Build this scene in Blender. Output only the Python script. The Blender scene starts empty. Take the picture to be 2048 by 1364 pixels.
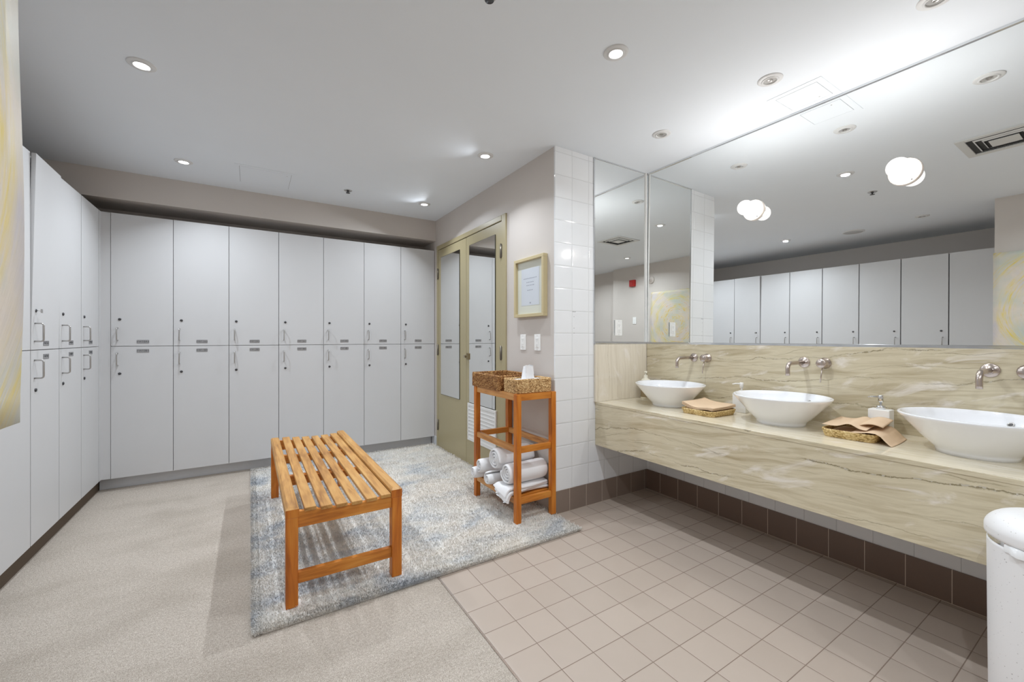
import bpy, bmesh, math, random
from mathutils import Vector, Matrix, Euler
from mathutils.noise import noise as pnoise
random.seed(7)
sc = bpy.context.scene
COL = sc.collection
PI = math.pi

# ------------------------------------------------------------------ camera, world, exposure
YAW = math.radians(32.234)
cd = bpy.data.cameras.new('camera'); cam = bpy.data.objects.new('camera', cd); COL.objects.link(cam)
cam.location = (0, 0, 1.17); cam.rotation_euler = (math.radians(90), 0, -YAW)
cd.sensor_width = 36; cd.lens = 36 * 829.85 / 2048; cd.shift_y = -5.9 / 2048
cd.clip_start = 0.02
sc.camera = cam
w = bpy.data.worlds.new('world'); sc.world = w; w.use_nodes = True
w.node_tree.nodes['Background'].inputs[0].default_value = (0.8, 0.82, 0.85, 1)
w.node_tree.nodes['Background'].inputs[1].default_value = 0.3
sc.view_settings.view_transform = 'Standard'; sc.view_settings.look = 'None'
sc.view_settings.gamma = 1; sc.view_settings.use_curve_mapping = False
sc.view_settings.exposure = 0.0
sc.cycles.max_bounces = 16; sc.cycles.diffuse_bounces = 8; sc.cycles.glossy_bounces = 8
sc.cycles.transparent_max_bounces = 12
sc.cycles.sample_clamp_indirect = 4.0
DOWN_E, GLOBE_E = 11.0, 7.4       # watts of each ceiling spot, each mirror globe lamp

# ------------------------------------------------------------------ measurements (metres)
H = 2.447; CX = 1.712; DY = 2.175; EX = 2.613; BY = 4.30; LX = -0.955; NX = -0.30
PITCH = .3725

# ------------------------------------------------------------------ helpers
def srgb(r, g, b):
    return tuple(((c / 255) / 12.92 if c / 255 <= .04045 else ((c / 255 + .055) / 1.055) ** 2.4) for c in (r, g, b)) + (1,)

class NT:
    def __init__(s, name):
        s.m = bpy.data.materials.new(name); s.m.use_nodes = True
        s.t = s.m.node_tree; s.n = s.t.nodes; s.l = s.t.links
        s.b = s.n['Principled BSDF']
    def new(s, typ, **kw):
        n = s.n.new(typ)
        for k, v in kw.items(): setattr(n, k, v)
        return n
    def link(s, a, b): s.l.new(a, b)
    def inp(s, sock, v):
        if isinstance(v, bpy.types.NodeSocket): s.l.new(v, sock)
        else: sock.default_value = v
    def math(s, op, a, b=None, c=None, clamp=False):
        n = s.new('ShaderNodeMath', operation=op); n.use_clamp = clamp
        s.inp(n.inputs[0], a)
        if b is not None: s.inp(n.inputs[1], b)
        if c is not None: s.inp(n.inputs[2], c)
        return n.outputs[0]
    def pos(s, world=True):
        if world: return s.new('ShaderNodeNewGeometry').outputs['Position']
        return s.new('ShaderNodeTexCoord').outputs['Object']
    def sep(s, v):
        n = s.new('ShaderNodeSeparateXYZ'); s.link(v, n.inputs[0]); return n.outputs
    def comb(s, x, y, z):
        n = s.new('ShaderNodeCombineXYZ')
        for i, v in enumerate((x, y, z)): s.inp(n.inputs[i], v)
        return n.outputs[0]
    def scale(s, v, sx, sy, sz):
        n = s.new('ShaderNodeVectorMath', operation='MULTIPLY'); s.link(v, n.inputs[0]); n.inputs[1].default_value = (sx, sy, sz); return n.outputs[0]
    def noise(s, v, sc_, detail=4, rough=.55, dist=0, out='Fac'):
        n = s.new('ShaderNodeTexNoise'); s.link(v, n.inputs['Vector']); n.inputs['Scale'].default_value = sc_
        n.inputs['Detail'].default_value = detail; n.inputs['Roughness'].default_value = rough; n.inputs['Distortion'].default_value = dist
        return n.outputs[out]
    def ramp(s, f, stops):
        n = s.new('ShaderNodeValToRGB'); s.link(f, n.inputs[0]); e = n.color_ramp.elements
        while len(e) < len(stops): e.new(.5)
        for i, (p, c) in enumerate(stops): e[i].position = p; e[i].color = c
        return n.outputs[0]
    def mix(s, f, a, b):
        n = s.new('ShaderNodeMix', data_type='RGBA'); s.inp(n.inputs[0], f); s.inp(n.inputs[6], a); s.inp(n.inputs[7], b); return n.outputs[2]
    def bump(s, h, strength=.3, dist=.01):
        n = s.new('ShaderNodeBump'); s.link(h, n.inputs['Height']); n.inputs['Strength'].default_value = strength; n.inputs['Distance'].default_value = dist
        s.link(n.outputs[0], s.b.inputs['Normal'])
    def set(s, color=None, rough=None, metal=None, spec=None, emit=None, estr=None, coat=None, trans=None, ior=None):
        I = s.b.inputs
        if color is not None: s.inp(I['Base Color'], color)
        if rough is not None: s.inp(I['Roughness'], rough)
        if metal is not None: I['Metallic'].default_value = metal
        if spec is not None: I['Specular IOR Level'].default_value = spec
        if emit is not None: I['Emission Color'].default_value = emit; I['Emission Strength'].default_value = estr
        if coat is not None: I['Coat Weight'].default_value = coat
        if trans is not None: I['Transmission Weight'].default_value = trans
        if ior is not None: I['IOR'].default_value = ior
        return s.m

def plain(name, c, rough=.5, metal=0., spec=.5, var=.03, nscale=6, **kw):
    t = NT(name)
    if var:
        n = t.noise(t.pos(False), nscale, 3)
        f = t.math('MULTIPLY_ADD', n, var * 2, 1 - var)
        v = t.new('ShaderNodeVectorMath', operation='SCALE'); v.inputs[0].default_value = c[:3]; t.link(f, v.inputs['Scale'])
        c = v.outputs[0]
    return t.set(c, rough, metal, spec, **kw)

def wood(name, axis, ca, cb, cc, rough=.42):
    t = NT(name); p = t.pos(False)
    s = [16, 16, 16]; s[axis] = 1.5
    v = t.scale(p, *s)
    n0 = t.noise(v, .9, 3, .5, .8)
    n1 = t.math('MULTIPLY_ADD', t.math('SINE', t.math('MULTIPLY', n0, 30)), .09, t.noise(v, 1.6, 6, .6, 1.0))
    s2 = [160, 160, 160]; s2[axis] = 5
    n2 = t.noise(t.scale(p, *s2), 1, 2)
    n3 = t.noise(p, 3.2, 2)
    f = t.math('ADD', t.math('MULTIPLY', n1, .7), t.math('MULTIPLY_ADD', n3, .5, -.1))
    c = t.ramp(f, [(.3, cc), (.5, ca), (.75, cb)])
    c = t.mix(t.math('MULTIPLY', t.math('GREATER_THAN', n2, .6), .16), c, cc)
    t.bump(n2, .12, .002)
    return t.set(c, rough, spec=.45)

def grid(t, a, b, p, a0, b0, wdt, pb=None):
    """1 on the joints of a square tile grid"""
    def line(x, x0, pp):
        f = t.math('FRACT', t.math('DIVIDE', t.math('SUBTRACT', x, x0), pp))
        d = t.math('MINIMUM', f, t.math('SUBTRACT', 1, f))
        return t.math('LESS_THAN', d, wdt / pp / 2), t.math('MULTIPLY', d, pp)
    la, da = line(a, a0, p); lb, db = line(b, b0, pb or p)
    m = t.math('MAXIMUM', la, lb); d = t.math('MINIMUM', da, db)
    return m, d

def tile_mat(name, axes, p, a0, b0, col, col2, grout, wdt, rough, var=.5, pillow=.25, pb=None, coat=0):
    t = NT(name); s = t.sep(t.pos()); a, b = s[axes[0]], s[axes[1]]
    m, d = grid(t, a, b, p, a0, b0, wdt, pb)
    ia = t.math('FLOOR', t.math('DIVIDE', t.math('SUBTRACT', a, a0), p)); ib = t.math('FLOOR', t.math('DIVIDE', t.math('SUBTRACT', b, b0), pb or p))
    wn = t.new('ShaderNodeTexWhiteNoise'); t.link(t.comb(ia, ib, 0.0), wn.inputs['Vector'])
    f = t.math('MULTIPLY', t.math('ADD', t.math('MULTIPLY', wn.outputs[0], var), t.math('MULTIPLY', t.noise(t.pos(), 9, 4), 1 - var)), 1)
    c = t.mix(f, col, col2)
    c = t.mix(m, c, grout)
    h = t.math('SMOOTH_MIN', d, .006, .004)
    t.bump(h, pillow, .6)
    rr = t.math('MULTIPLY_ADD', m, .5, rough)
    if coat: t.b.inputs['Coat Weight'].default_value = coat
    return t.set(c, rr)

def marble(name, U, V, lo, hi, vein, white, us=1., vs=1., slope=.0, veinw=.012, whiteness=1., rough=.12, seed=0.):
    t = NT(name); s = t.sep(t.pos())
    u, v = s[U], s[V]
    v = t.math('MULTIPLY_ADD', u, slope, v)
    P = t.comb(u, v, seed)
    warp = t.noise(t.scale(P, 1.6, 3.2, 1), 1, 3)
    v2 = t.math('MULTIPLY_ADD', warp, .10, v)
    S = t.comb(t.math('MULTIPLY', u, us), t.math('MULTIPLY', v2, vs), seed)
    streak = t.noise(t.scale(S, 1.2, 15, 1), 1.6, 7, .62, .4)
    c = t.ramp(streak, [(.28, lo), (.5, hi), (.7, lo)])
    def veins(k, sd, wdt, gate):
        A = t.noise(t.comb(t.math('MULTIPLY', u, 1.5 * us), t.math('MULTIPLY', v, 2.0), sd), 1.0, 3, .5)
        B = t.noise(t.comb(t.math('MULTIPLY', u, 11), t.math('MULTIPLY', v, 11), sd + 2), 1.0, 5, .65)
        g_ = t.math('ADD', t.math('MULTIPLY', v, k * vs), t.math('ADD', t.math('MULTIPLY', A, k * .22), t.math('MULTIPLY', B, .34)))
        d = t.math('ABSOLUTE', t.math('SUBTRACT', t.math('FRACT', g_), .5))
        line = t.math('SUBTRACT', 1, t.math('DIVIDE', d, wdt * k * .30, clamp=True), clamp=True)
        g = t.math('MULTIPLY', t.math('SUBTRACT', t.noise(t.comb(t.math('MULTIPLY', u, 2.2), t.math('MULTIPLY', v, 6), sd + 4), 1.3, 3), gate), 7, clamp=True)
        return t.math('MULTIPLY', line, g)
    L1 = veins(7.5, seed + 3.1, veinw, .42)
    L2 = veins(15, seed + 8.7, veinw * .6, .50)
    vv = t.math('MAXIMUM', L1, t.math('MULTIPLY', L2, .6))
    wn = t.noise(t.scale(t.comb(t.math('ADD', u, t.math('MULTIPLY', v, .9)), v, seed + 5), 4.5, 10, 1), 1, 5, .6, .8)
    wp = t.math('MULTIPLY', t.math('SUBTRACT', wn, .57), 8 * whiteness, clamp=True)
    c = t.mix(t.math('MULTIPLY', wp, .75), c, white)
    near = t.math('MULTIPLY', t.math('GREATER_THAN', t.noise(P, 60, 2), .57), t.math('MULTIPLY', L1, .5))
    c = t.mix(t.math('MULTIPLY', vv, .85), c, vein)
    c = t.mix(near, c, white)
    return t.set(c, rough, spec=.5)

# --- mesh builder
class MB:
    def __init__(s): s.v = []; s.f = []; s.mi = []; s.sm = []
    def add(s, vs, fs, mi=0, smooth=False):
        o = len(s.v); s.v += [tuple(x) for x in vs]
        for f in fs: s.f.append(tuple(i + o for i in f)); s.mi.append(mi); s.sm.append(smooth)
        return s
    def box(s, x0, x1, y0, y1, z0, z1, mi=0):
        vs = [(x, y, z) for z in (z0, z1) for y in (y0, y1) for x in (x0, x1)]
        return s.add(vs, [(0, 2, 3, 1), (4, 5, 7, 6), (0, 1, 5, 4), (2, 6, 7, 3), (0, 4, 6, 2), (1, 3, 7, 5)], mi)
    def prism(s, pts, axis, a, b, mi=0, smooth=False):
        """pts: polygon in the two other axes; extruded a..b along axis"""
        n = len(pts)
        def P(p, k):
            q = list(p); q.insert(axis, k); return tuple(q)
        vs = [P(p, a) for p in pts] + [P(p, b) for p in pts]
        s.add(vs, [tuple(range(n))[::-1], tuple(range(n, 2 * n))], mi)
        o = len(s.v) - 2 * n
        for i in range(n):
            j = (i + 1) % n; s.f.append((o + i, o + j, o + n + j, o + n + i)); s.mi.append(mi); s.sm.append(smooth)
        return s
    def lathe(s, prof, c=(0, 0, 0), axis=2, seg=32, mi=0, smooth=True, sx=1., sy=1., cap=True):
        """prof: list of (r, h)"""
        vs = []
        for r, h in prof:
            for k in range(seg):
                a = 2 * PI * k / seg; p = (r * math.cos(a) * sx, r * math.sin(a) * sy, h)
                if axis == 0: p = (p[2], p[0], p[1])
                elif axis == 1: p = (p[1], p[2], p[0])
                vs.append((c[0] + p[0], c[1] + p[1], c[2] + p[2]))
        fs = []
        for i in range(len(prof) - 1):
            for k in range(seg):
                j = (k + 1) % seg
                fs.append((i * seg + k, i * seg + j, (i + 1) * seg + j, (i + 1) * seg + k))
        if cap:
            if prof[0][0] > 1e-6: fs.append(tuple(range(seg))[::-1])
            n = len(prof) - 1
            if prof[-1][0] > 1e-6: fs.append(tuple(n * seg + k for k in range(seg)))
        return s.add(vs, fs, mi, smooth)
    def tube(s, pts, r, seg=12, mi=0, cap=True):
        pts = [Vector(p) for p in pts]; rr = r if isinstance(r, (list, tuple)) else [r] * len(pts)
        vs = []; up = None
        for i, p in enumerate(pts):
            d = (pts[min(i + 1, len(pts) - 1)] - pts[max(i - 1, 0)]).normalized()
            if up is None:
                up = Vector((0, 0, 1)) if abs(d.z) < .9 else Vector((1, 0, 0))
            x = d.cross(up).normalized(); y = x.cross(d).normalized(); up = y
            for k in range(seg):
                a = 2 * PI * k / seg; vs.append(p + x * (rr[i] * math.cos(a)) + y * (rr[i] * math.sin(a)))
        fs = []
        for i in range(len(pts) - 1):
            for k in range(seg):
                j = (k + 1) % seg; fs.append((i * seg + k, i * seg + j, (i + 1) * seg + j, (i + 1) * seg + k))
        if cap: fs += [tuple(range(seg))[::-1], tuple((len(pts) - 1) * seg + k for k in range(seg))]
        return s.add(vs, fs, mi, True)
    def sheet(s, fn, nu, nv, mi=0, smooth=True, thick=0.):
        vs = [Vector(fn(i / nu, j / nv)) for i in range(nu + 1) for j in range(nv + 1)]
        fs = [(i * (nv + 1) + j, (i + 1) * (nv + 1) + j, (i + 1) * (nv + 1) + j + 1, i * (nv + 1) + j + 1) for i in range(nu) for j in range(nv)]
        if thick:
            nrm = [Vector() for _ in vs]
            for f in fs:
                n = (vs[f[1]] - vs[f[0]]).cross(vs[f[3]] - vs[f[0]])
                for k in f: nrm[k] += n
            n0 = len(vs)
            vs = vs + [v - n.normalized() * thick for v, n in zip(vs, nrm)]
            fs = fs + [tuple(k + n0 for k in f)[::-1] for f in fs]
            W = nv + 1
            rim = [i * W for i in range(nu)] + [nu * W + j for j in range(nv)] + [i * W + nv for i in range(nu, 0, -1)] + [j for j in range(nv, 0, -1)]
            for a, b in zip(rim, rim[1:] + rim[:1]): fs.append((b, a, a + n0, b + n0))
        return s.add(vs, fs, mi, smooth)
    def build(s, name, mats, parent=None, bevel=0, org=(0, 0, 0), seg=2, smooth_all=False, normals=True):
        me = bpy.data.meshes.new(name); me.from_pydata([(x - org[0], y - org[1], z - org[2]) for x, y, z in s.v], [], s.f)
        if not isinstance(mats, (list, tuple)): mats = [mats]
        for m in mats: me.materials.append(m)
        for p, mi, sm in zip(me.polygons, s.mi, s.sm): p.material_index = mi; p.use_smooth = sm or smooth_all
        if normals or bevel:
            bm = bmesh.new(); bm.from_mesh(me)
            if normals: bmesh.ops.recalc_face_normals(bm, faces=bm.faces)
            if bevel:
                es = [e for e in bm.edges if len(e.link_faces) == 2 and e.calc_face_angle(0) > .5]
                bmesh.ops.bevel(bm, geom=es, offset=bevel, segments=seg, affect='EDGES', profile=.5, clamp_overlap=True)
            bm.to_mesh(me); bm.free()
        o = bpy.data.objects.new(name, me); COL.objects.link(o)
        if parent is not None: o.parent = parent
        else: o.location = org
        return o

def box(name, mat, x0, x1, y0, y1, z0, z1, parent=None, bevel=0, org=(0, 0, 0)):
    return MB().box(x0, x1, y0, y1, z0, z1).build(name, mat, parent, bevel, org)
def structure(o, label=None):
    o['kind'] = 'structure'
    if label: o['label'] = label
    return o
def thing(name, label, cat, loc=(0, 0, 0), rz=0, group=None):
    o = bpy.data.objects.new(name, None); COL.objects.link(o); o.empty_display_size = .05
    o.location = loc; o.rotation_euler = (0, 0, rz); o['label'] = label; o['category'] = cat
    if group: o['group'] = group
    return o
def tag(o, label, cat, group=None):
    o['label'] = label; o['category'] = cat
    if group: o['group'] = group
    return o
def copy_tree(o, parent=None):
    c = o.copy(); COL.objects.link(c)
    if parent is not None: c.parent = parent
    for ch in [x for x in bpy.data.objects if x.parent == o]: copy_tree(ch, c)
    return c
def smooth_shade(o):
    for p in o.data.polygons: p.use_smooth = True

# ------------------------------------------------------------------ materials
M = {}
def ceiling_mat():
    t = NT('ceiling_paint'); n = t.noise(t.pos(), 2.5, 3)
    t.bump(t.noise(t.pos(), 140, 2), .05, .002)
    return t.set(t.mix(n, srgb(229, 234, 240), srgb(225, 230, 236)), .75)
M['ceil'] = ceiling_mat()
def wall_mat():
    t = NT('wall_paint'); n = t.noise(t.pos(), 3, 3); t.bump(t.noise(t.pos(), 160, 2), .06, .002)
    return t.set(t.mix(n, srgb(206, 199, 193), srgb(200, 193, 187)), .46, spec=.35)
M['wall'] = wall_mat()
M['white_tile_end'] = tile_mat('white_wall_tile', (0, 2), .1513, 1.855, 1.202, srgb(236, 237, 239), srgb(228, 230, 232), srgb(196, 197, 198), .0022, .08, pillow=.35)
M['white_tile_side'] = tile_mat('white_wall_tile_side', (1, 2), .1513, .03, 1.202, srgb(236, 237, 239), srgb(228, 230, 232), srgb(196, 197, 198), .0022, .08, pillow=.35)
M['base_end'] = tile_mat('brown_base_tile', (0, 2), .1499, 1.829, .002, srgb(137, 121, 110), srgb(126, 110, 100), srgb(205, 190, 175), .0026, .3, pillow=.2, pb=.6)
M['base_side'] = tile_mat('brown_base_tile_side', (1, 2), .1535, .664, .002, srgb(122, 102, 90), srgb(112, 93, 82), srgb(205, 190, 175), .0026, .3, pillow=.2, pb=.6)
M['floor_tile'] = tile_mat('floor_tile', (0, 1), .1500, .93, 1.745, srgb(182, 168, 156), srgb(171, 157, 145), srgb(128, 111, 99), .0032, .36, pillow=.25)

def carpet():
    t = NT('beige_carpet'); p = t.pos()
    a = t.noise(p, 260, 3, .75); b = t.noise(t.scale(p, 1.2, 2.2, 1), 1.5, 4, .6); c = t.noise(p, 90, 3)
    col = t.ramp(t.math('ADD', t.math('MULTIPLY', a, .75), t.math('MULTIPLY', c, .25)), [(.34, srgb(160, 146, 132)), (.5, srgb(203, 192, 180)), (.64, srgb(234, 226, 216))])
    dk = t.ramp(b, [(.34, (.80, .79, .77, 1)), (.56, (1, 1, 1, 1))])
    n = t.new('ShaderNodeMix', data_type='RGBA', blend_type='MULTIPLY'); n.inputs[0].default_value = .75
    t.link(col, n.inputs[6]); t.link(dk, n.inputs[7])
    t.bump(a, .9, .006)
    return t.set(n.outputs[2], .95, spec=.1)
M['carpet'] = carpet()
M['brown_carpet'] = plain('brown_carpet_base', srgb(96, 84, 73), .95, spec=.1, var=.25, nscale=200)
def rugm():
    t = NT('shag_pile'); p = t.pos()
    b = t.math('ADD', t.noise(t.scale(p, 1, 1.6, 1), 2.6, 5, .62, .5), t.math('MULTIPLY_ADD', t.sep(p)[0], .09, -.045)); c = t.noise(t.scale(p, 1, 1, 1), 1.1, 3)
    a = t.noise(p, 260, 2, .7)
    col = t.ramp(b, [(.30, srgb(176, 182, 190)), (.42, srgb(204, 206, 208)), (.52, srgb(224, 222, 218)), (.72, srgb(236, 231, 223))])
    col = t.mix(t.math('MULTIPLY', t.math('GREATER_THAN', c, .56), .3), col, srgb(205, 197, 188))
    col = t.mix(t.math('MULTIPLY', t.math('SUBTRACT', .56, a, clamp=True), 1.1), col, srgb(176, 170, 163))
    return t.set(col, .95, spec=.08)
M['rug'] = rugm()
M['locker'] = plain('locker_laminate', srgb(203, 203, 204), .42, spec=.4, var=.012)
M['locker_core'] = plain('locker_carcass', srgb(190, 190, 191), .6, var=.02)
M['kick_grey'] = plain('grey_kick_laminate', srgb(214, 217, 222), .45, var=.05, nscale=9)
M['steel'] = plain('brushed_steel', srgb(190, 188, 186), .28, 1., var=.03, nscale=40)
M['nickel'] = plain('brushed_nickel', srgb(196, 184, 176), .27, 1., var=.04, nscale=50)
M['chrome'] = plain('chrome', srgb(222, 224, 226), .08, 1., var=0)
M['dark_metal'] = plain('dark_lock_metal', srgb(84, 84, 86), .35, .8, var=.05)
M['hinge'] = plain('bronze_hinge', srgb(128, 122, 112), .35, .8, var=.05)
M['black'] = plain('black_edge', srgb(28, 28, 26), .5, var=.05)
M['brass'] = plain('aged_brass', srgb(150, 134, 100), .35, .9, var=.08)
M['plate'] = plain('etched_plate', srgb(176, 176, 178), .35, .6, var=.04)
M['ink'] = plain('plate_lettering', srgb(62, 62, 64), .6, var=0)
M['khaki'] = plain('khaki_paint', srgb(168, 157, 124), .36, spec=.45, var=.03, nscale=2)
M['socket'] = plain('socket_slot_grey', srgb(120, 120, 120), .5, var=0)
M['white_plastic'] = plain('white_plastic', srgb(238, 238, 236), .35, var=.01)
M['grille_white'] = plain('white_grille_enamel', srgb(222, 222, 220), .4, var=.02)
M['trimw'] = plain('downlight_trim', srgb(214, 214, 214), .45, var=.01)
M['dark_lens'] = plain('unlit_lens', srgb(196, 195, 193), .25, .5, var=.1)
M['ceramic'] = plain('white_ceramic', srgb(240, 242, 246), .05, spec=.6, var=0, coat=.5)
M['wood_y'] = wood('teak_lengthwise', 1, srgb(196, 138, 76), srgb(214, 165, 104), srgb(150, 94, 44))
M['wood_lit'] = wood('teak_lit_top', 1, srgb(190, 140, 76), srgb(206, 162, 100), srgb(148, 100, 48), .5)  # bench tops paler than the legs: light falling there put into the colour
M['wood_x'] = wood('teak_crosswise', 0, srgb(200, 124, 44), srgb(216, 148, 66), srgb(162, 90, 24))
M['wood_z'] = wood('teak_upright', 2, srgb(196, 112, 32), srgb(214, 140, 54), srgb(156, 80, 20))
M['wood_leg'] = M['wood_z']
M['kraft'] = plain('kraft_paper', srgb(218, 192, 162), .7, spec=.2, var=.06, nscale=30)
M['frame_wood'] = plain('pale_frame_wood', srgb(196, 181, 142), .45, var=.05, nscale=30)
M['mat_board'] = plain('mat_board', srgb(226, 228, 214), .7, var=.01)
M['paper'] = plain('printed_paper', srgb(220, 226, 232), .6, var=.01)
M['print_ink'] = plain('grey_print', srgb(172, 177, 188), .6, var=0)
M['cream'] = plain('cream_plastic', srgb(236, 232, 216), .3, var=.01)
M['label_brown'] = plain('olive_label', srgb(150, 132, 98), .4, var=.03)
M['red'] = plain('red_enamel', srgb(168, 26, 18), .4, var=.05)
M['vent'] = plain('vent_enamel', srgb(206, 206, 204), .45, var=.02)
M['dark'] = plain('duct_dark', srgb(46, 46, 46), .8, var=.1)
M['speaker'] = plain('speaker_cloth', srgb(184, 184, 184), .7, var=.02)
M['liner'] = plain('liner_film', srgb(236, 237, 238), .2, var=.01)
def mirror_mat():
    t = NT('mirror_silver'); return t.set((.90, .915, .91, 1), 0.0, 1.0)
M['mirror'] = mirror_mat()
BE_LO, BE_HI = srgb(178, 164, 134), srgb(212, 202, 176)
VEIN, WHI = srgb(96, 84, 46), srgb(236, 230, 222)
M['stone_splash'] = marble('veined_stone_splash', 1, 2, BE_LO, BE_HI, VEIN, WHI, 1, 1, .06, whiteness=1., seed=2.)
M['stone_apron'] = marble('veined_stone_apron', 1, 2, BE_LO, BE_HI, VEIN, WHI, 1, 1, .10, veinw=.014, seed=11.)
M['stone_top'] = marble('veined_stone_top', 1, 0, srgb(214, 203, 178), srgb(228, 219, 198), srgb(170, 156, 124), WHI, .8, .8, .04, seed=21., rough=.07)  # same stone as the apron, paler: strong light put into the colour
M['stone_end'] = marble('veined_stone_end', 2, 0, srgb(212, 202, 184), srgb(226, 218, 202), srgb(160, 142, 112), WHI, .7, 1.3, .02, veinw=.008, seed=31.)
def towel():
    t = NT('white_terry'); n = t.noise(t.pos(), 420, 3, .7); m = t.noise(t.pos(), 30, 3)
    t.bump(t.math('ADD', n, t.math('MULTIPLY', m, .6)), .55, .004)
    return t.set(t.mix(n, srgb(234, 234, 236), srgb(246, 246, 247)), .95, spec=.1)
M['towel'] = towel()
def speckle():
    t = NT('speckled_enamel'); v = t.new('ShaderNodeTexVoronoi'); v.inputs['Scale'].default_value = 95; t.link(t.pos(False), v.inputs['Vector'])
    near = t.math('LESS_THAN', v.outputs['Distance'], t.math('MULTIPLY_ADD', t.noise(t.pos(False), 40, 1), .28, -.05))
    return t.set(t.mix(t.math('MULTIPLY', near, .5), srgb(236, 236, 237), srgb(126, 120, 114)), .4)
M['speckle'] = speckle()
def straw(name, lo, mid, hi):
    t = NT(name); p = t.pos(False)
    n = t.noise(t.scale(p, 105, 105, 150), 1, 3, .7); m = t.noise(p, 24, 2)
    c = t.ramp(t.math('ADD', t.math('MULTIPLY', n, .8), t.math('MULTIPLY', m, .2)), [(.36, lo), (.5, mid), (.62, hi)])
    t.bump(n, .4, .002)
    return t.set(c, .6, spec=.3)
M['seagrass'] = straw('seagrass', srgb(92, 60, 30), srgb(192, 150, 98), srgb(238, 210, 160))
M['seagrass_dark'] = straw('seagrass_dark', srgb(78, 42, 18), srgb(142, 94, 50), srgb(204, 164, 108))
M['straw'] = straw('pale_straw', srgb(140, 112, 60), srgb(206, 178, 122), srgb(230, 208, 158))
def thin_glass(name, tint=(.97, .97, .98, 1)):
    t = NT(name); t.n.remove(t.b)
    tr = t.new('ShaderNodeBsdfTransparent'); tr.inputs[0].default_value = tint
    gl = t.new('ShaderNodeBsdfGlossy'); gl.inputs['Roughness'].default_value = .02
    fr = t.new('ShaderNodeLayerWeight'); fr.inputs[0].default_value = .5; fc = t.math('MULTIPLY_ADD', t.math('POWER', fr.outputs['Facing'], 3.5), .6, .05)
    mx = t.new('ShaderNodeMixShader'); t.link(fc, mx.inputs[0]); t.link(tr.outputs[0], mx.inputs[1]); t.link(gl.outputs[0], mx.inputs[2])
    t.link(mx.outputs[0], t.n['Material Output'].inputs[0]); return t.m
M['glass'] = thin_glass('clear_glass')
M['lit_glass'] = thin_glass('lit_bulb_glass')
_t = M['lit_glass'].node_tree; _e = _t.nodes.new('ShaderNodeEmission'); _e.inputs[0].default_value = (1, .95, .93, 1); _e.inputs[1].default_value = .42
_a = _t.nodes.new('ShaderNodeAddShader'); _m = [n for n in _t.nodes if n.type == 'MIX_SHADER'][0]
_t.links.new(_m.outputs[0], _a.inputs[0]); _t.links.new(_e.outputs[0], _a.inputs[1]); _t.links.new(_a.outputs[0], _t.nodes['Material Output'].inputs[0])
M['porcelain'] = plain('porcelain_disc', srgb(205, 196, 188), .25, var=.01)
def emis(name, c, s):
    t = NT(name); return t.set((0, 0, 0, 1), .5, emit=c, estr=s)
M['lit'] = emis('lit_lens', (1, .985, .96, 1), 14)
M['filament'] = emis('lit_bulb_core', (1, .96, .9, 1), 30)

# ------------------------------------------------------------------ the room
structure(MB().box(-1.75, .779, -2.9, 4.75, -.06, 0).box(.779, CX, 1.93, 4.75, -.06, 0).build('floor', M['carpet']), 'beige carpeted part of the floor')
structure(MB().box(.779, 2.75, -2.9, 1.93, -.06, 0).box(CX, 2.75, 1.93, DY, -.06, 0).build('floor_tiled', M['floor_tile']), 'pinkish brown square tiled part of the floor')
structure(box('trim_1', M['nickel'], .772, .780, -2.9, 1.93, -.01, .003), 'thin metal strip between carpet and floor tiles')
structure(box('ceiling', M['ceil'], -1.75, 2.75, -2.9, 4.75, H, H + .06))
structure(box('wall_back', M['wall'], -1.75, 1.80, 4.66, 4.76, 0, H))
structure(box('wall_soffit', M['wall'], -1.60, CX, 4.28, 4.66, 2.23, H), 'dropped beam above the back row of lockers')
structure(box('wall_left', M['wall'], -1.75, -1.60, .82, 4.66, 0, H))
structure(MB().box(-1.75, NX, -1.0, .82, 0, H).box(-1.75, -.42, -2.9, -1.0, 0, H).build('wall_front_left', M['wall']))
structure(box('wall_rear', M['wall'], -.42, 2.75, -2.9, -2.8, 0, H))
structure(MB().box(CX, 1.86, DY + .012, 2.79, 0, H).box(CX, 1.86, 4.226, 4.66, 0, H).box(CX, 1.86, 2.79, 4.226, 2.157, H).box(1.80, 1.86, 2.79, 4.226, 0, 2.157).build('wall_right', M['wall']))
structure(box('wall_end', M['white_tile_end'], CX - .002, 2.75, DY, DY + .012, 0, H), 'white tiled end wall')
structure(box('wall_mirror_side', M['white_tile_side'], EX, 2.75, -2.9, DY, 0, H), 'white tiled wall behind the vanity')
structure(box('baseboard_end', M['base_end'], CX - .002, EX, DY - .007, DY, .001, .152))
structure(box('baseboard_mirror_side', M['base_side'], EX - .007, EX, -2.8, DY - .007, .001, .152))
structure(box('baseboard_back', M['kick_grey'], -.98, 1.700, 4.385, 4.40, .0, .097), 'grey kick board below the back lockers')
structure(box('baseboard_right', M['kick_grey'], CX - .006, CX, 4.232, 4.385, .0, .10))
structure(box('baseboard_left', M['brown_carpet'], -1.02, -.985, .83, 4.385, 0, .090), 'brown carpeted kick board below the left lockers')
structure(box('trim_2', M['locker'], LX, -.9005, 4.304, 4.32, .097, 2.126), 'narrow filler strip in the locker corner')
structure(box('trim_5', M['locker'], LX - .018, LX, 4.2595, 4.304, .097, 2.126), 'corner filler beside the left row of lockers')
structure(box('trim_3', M['locker'], 1.709, CX - .001, 4.310, 4.33, .097, 2.126), 'narrow filler strip between the last locker and the wall')

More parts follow.
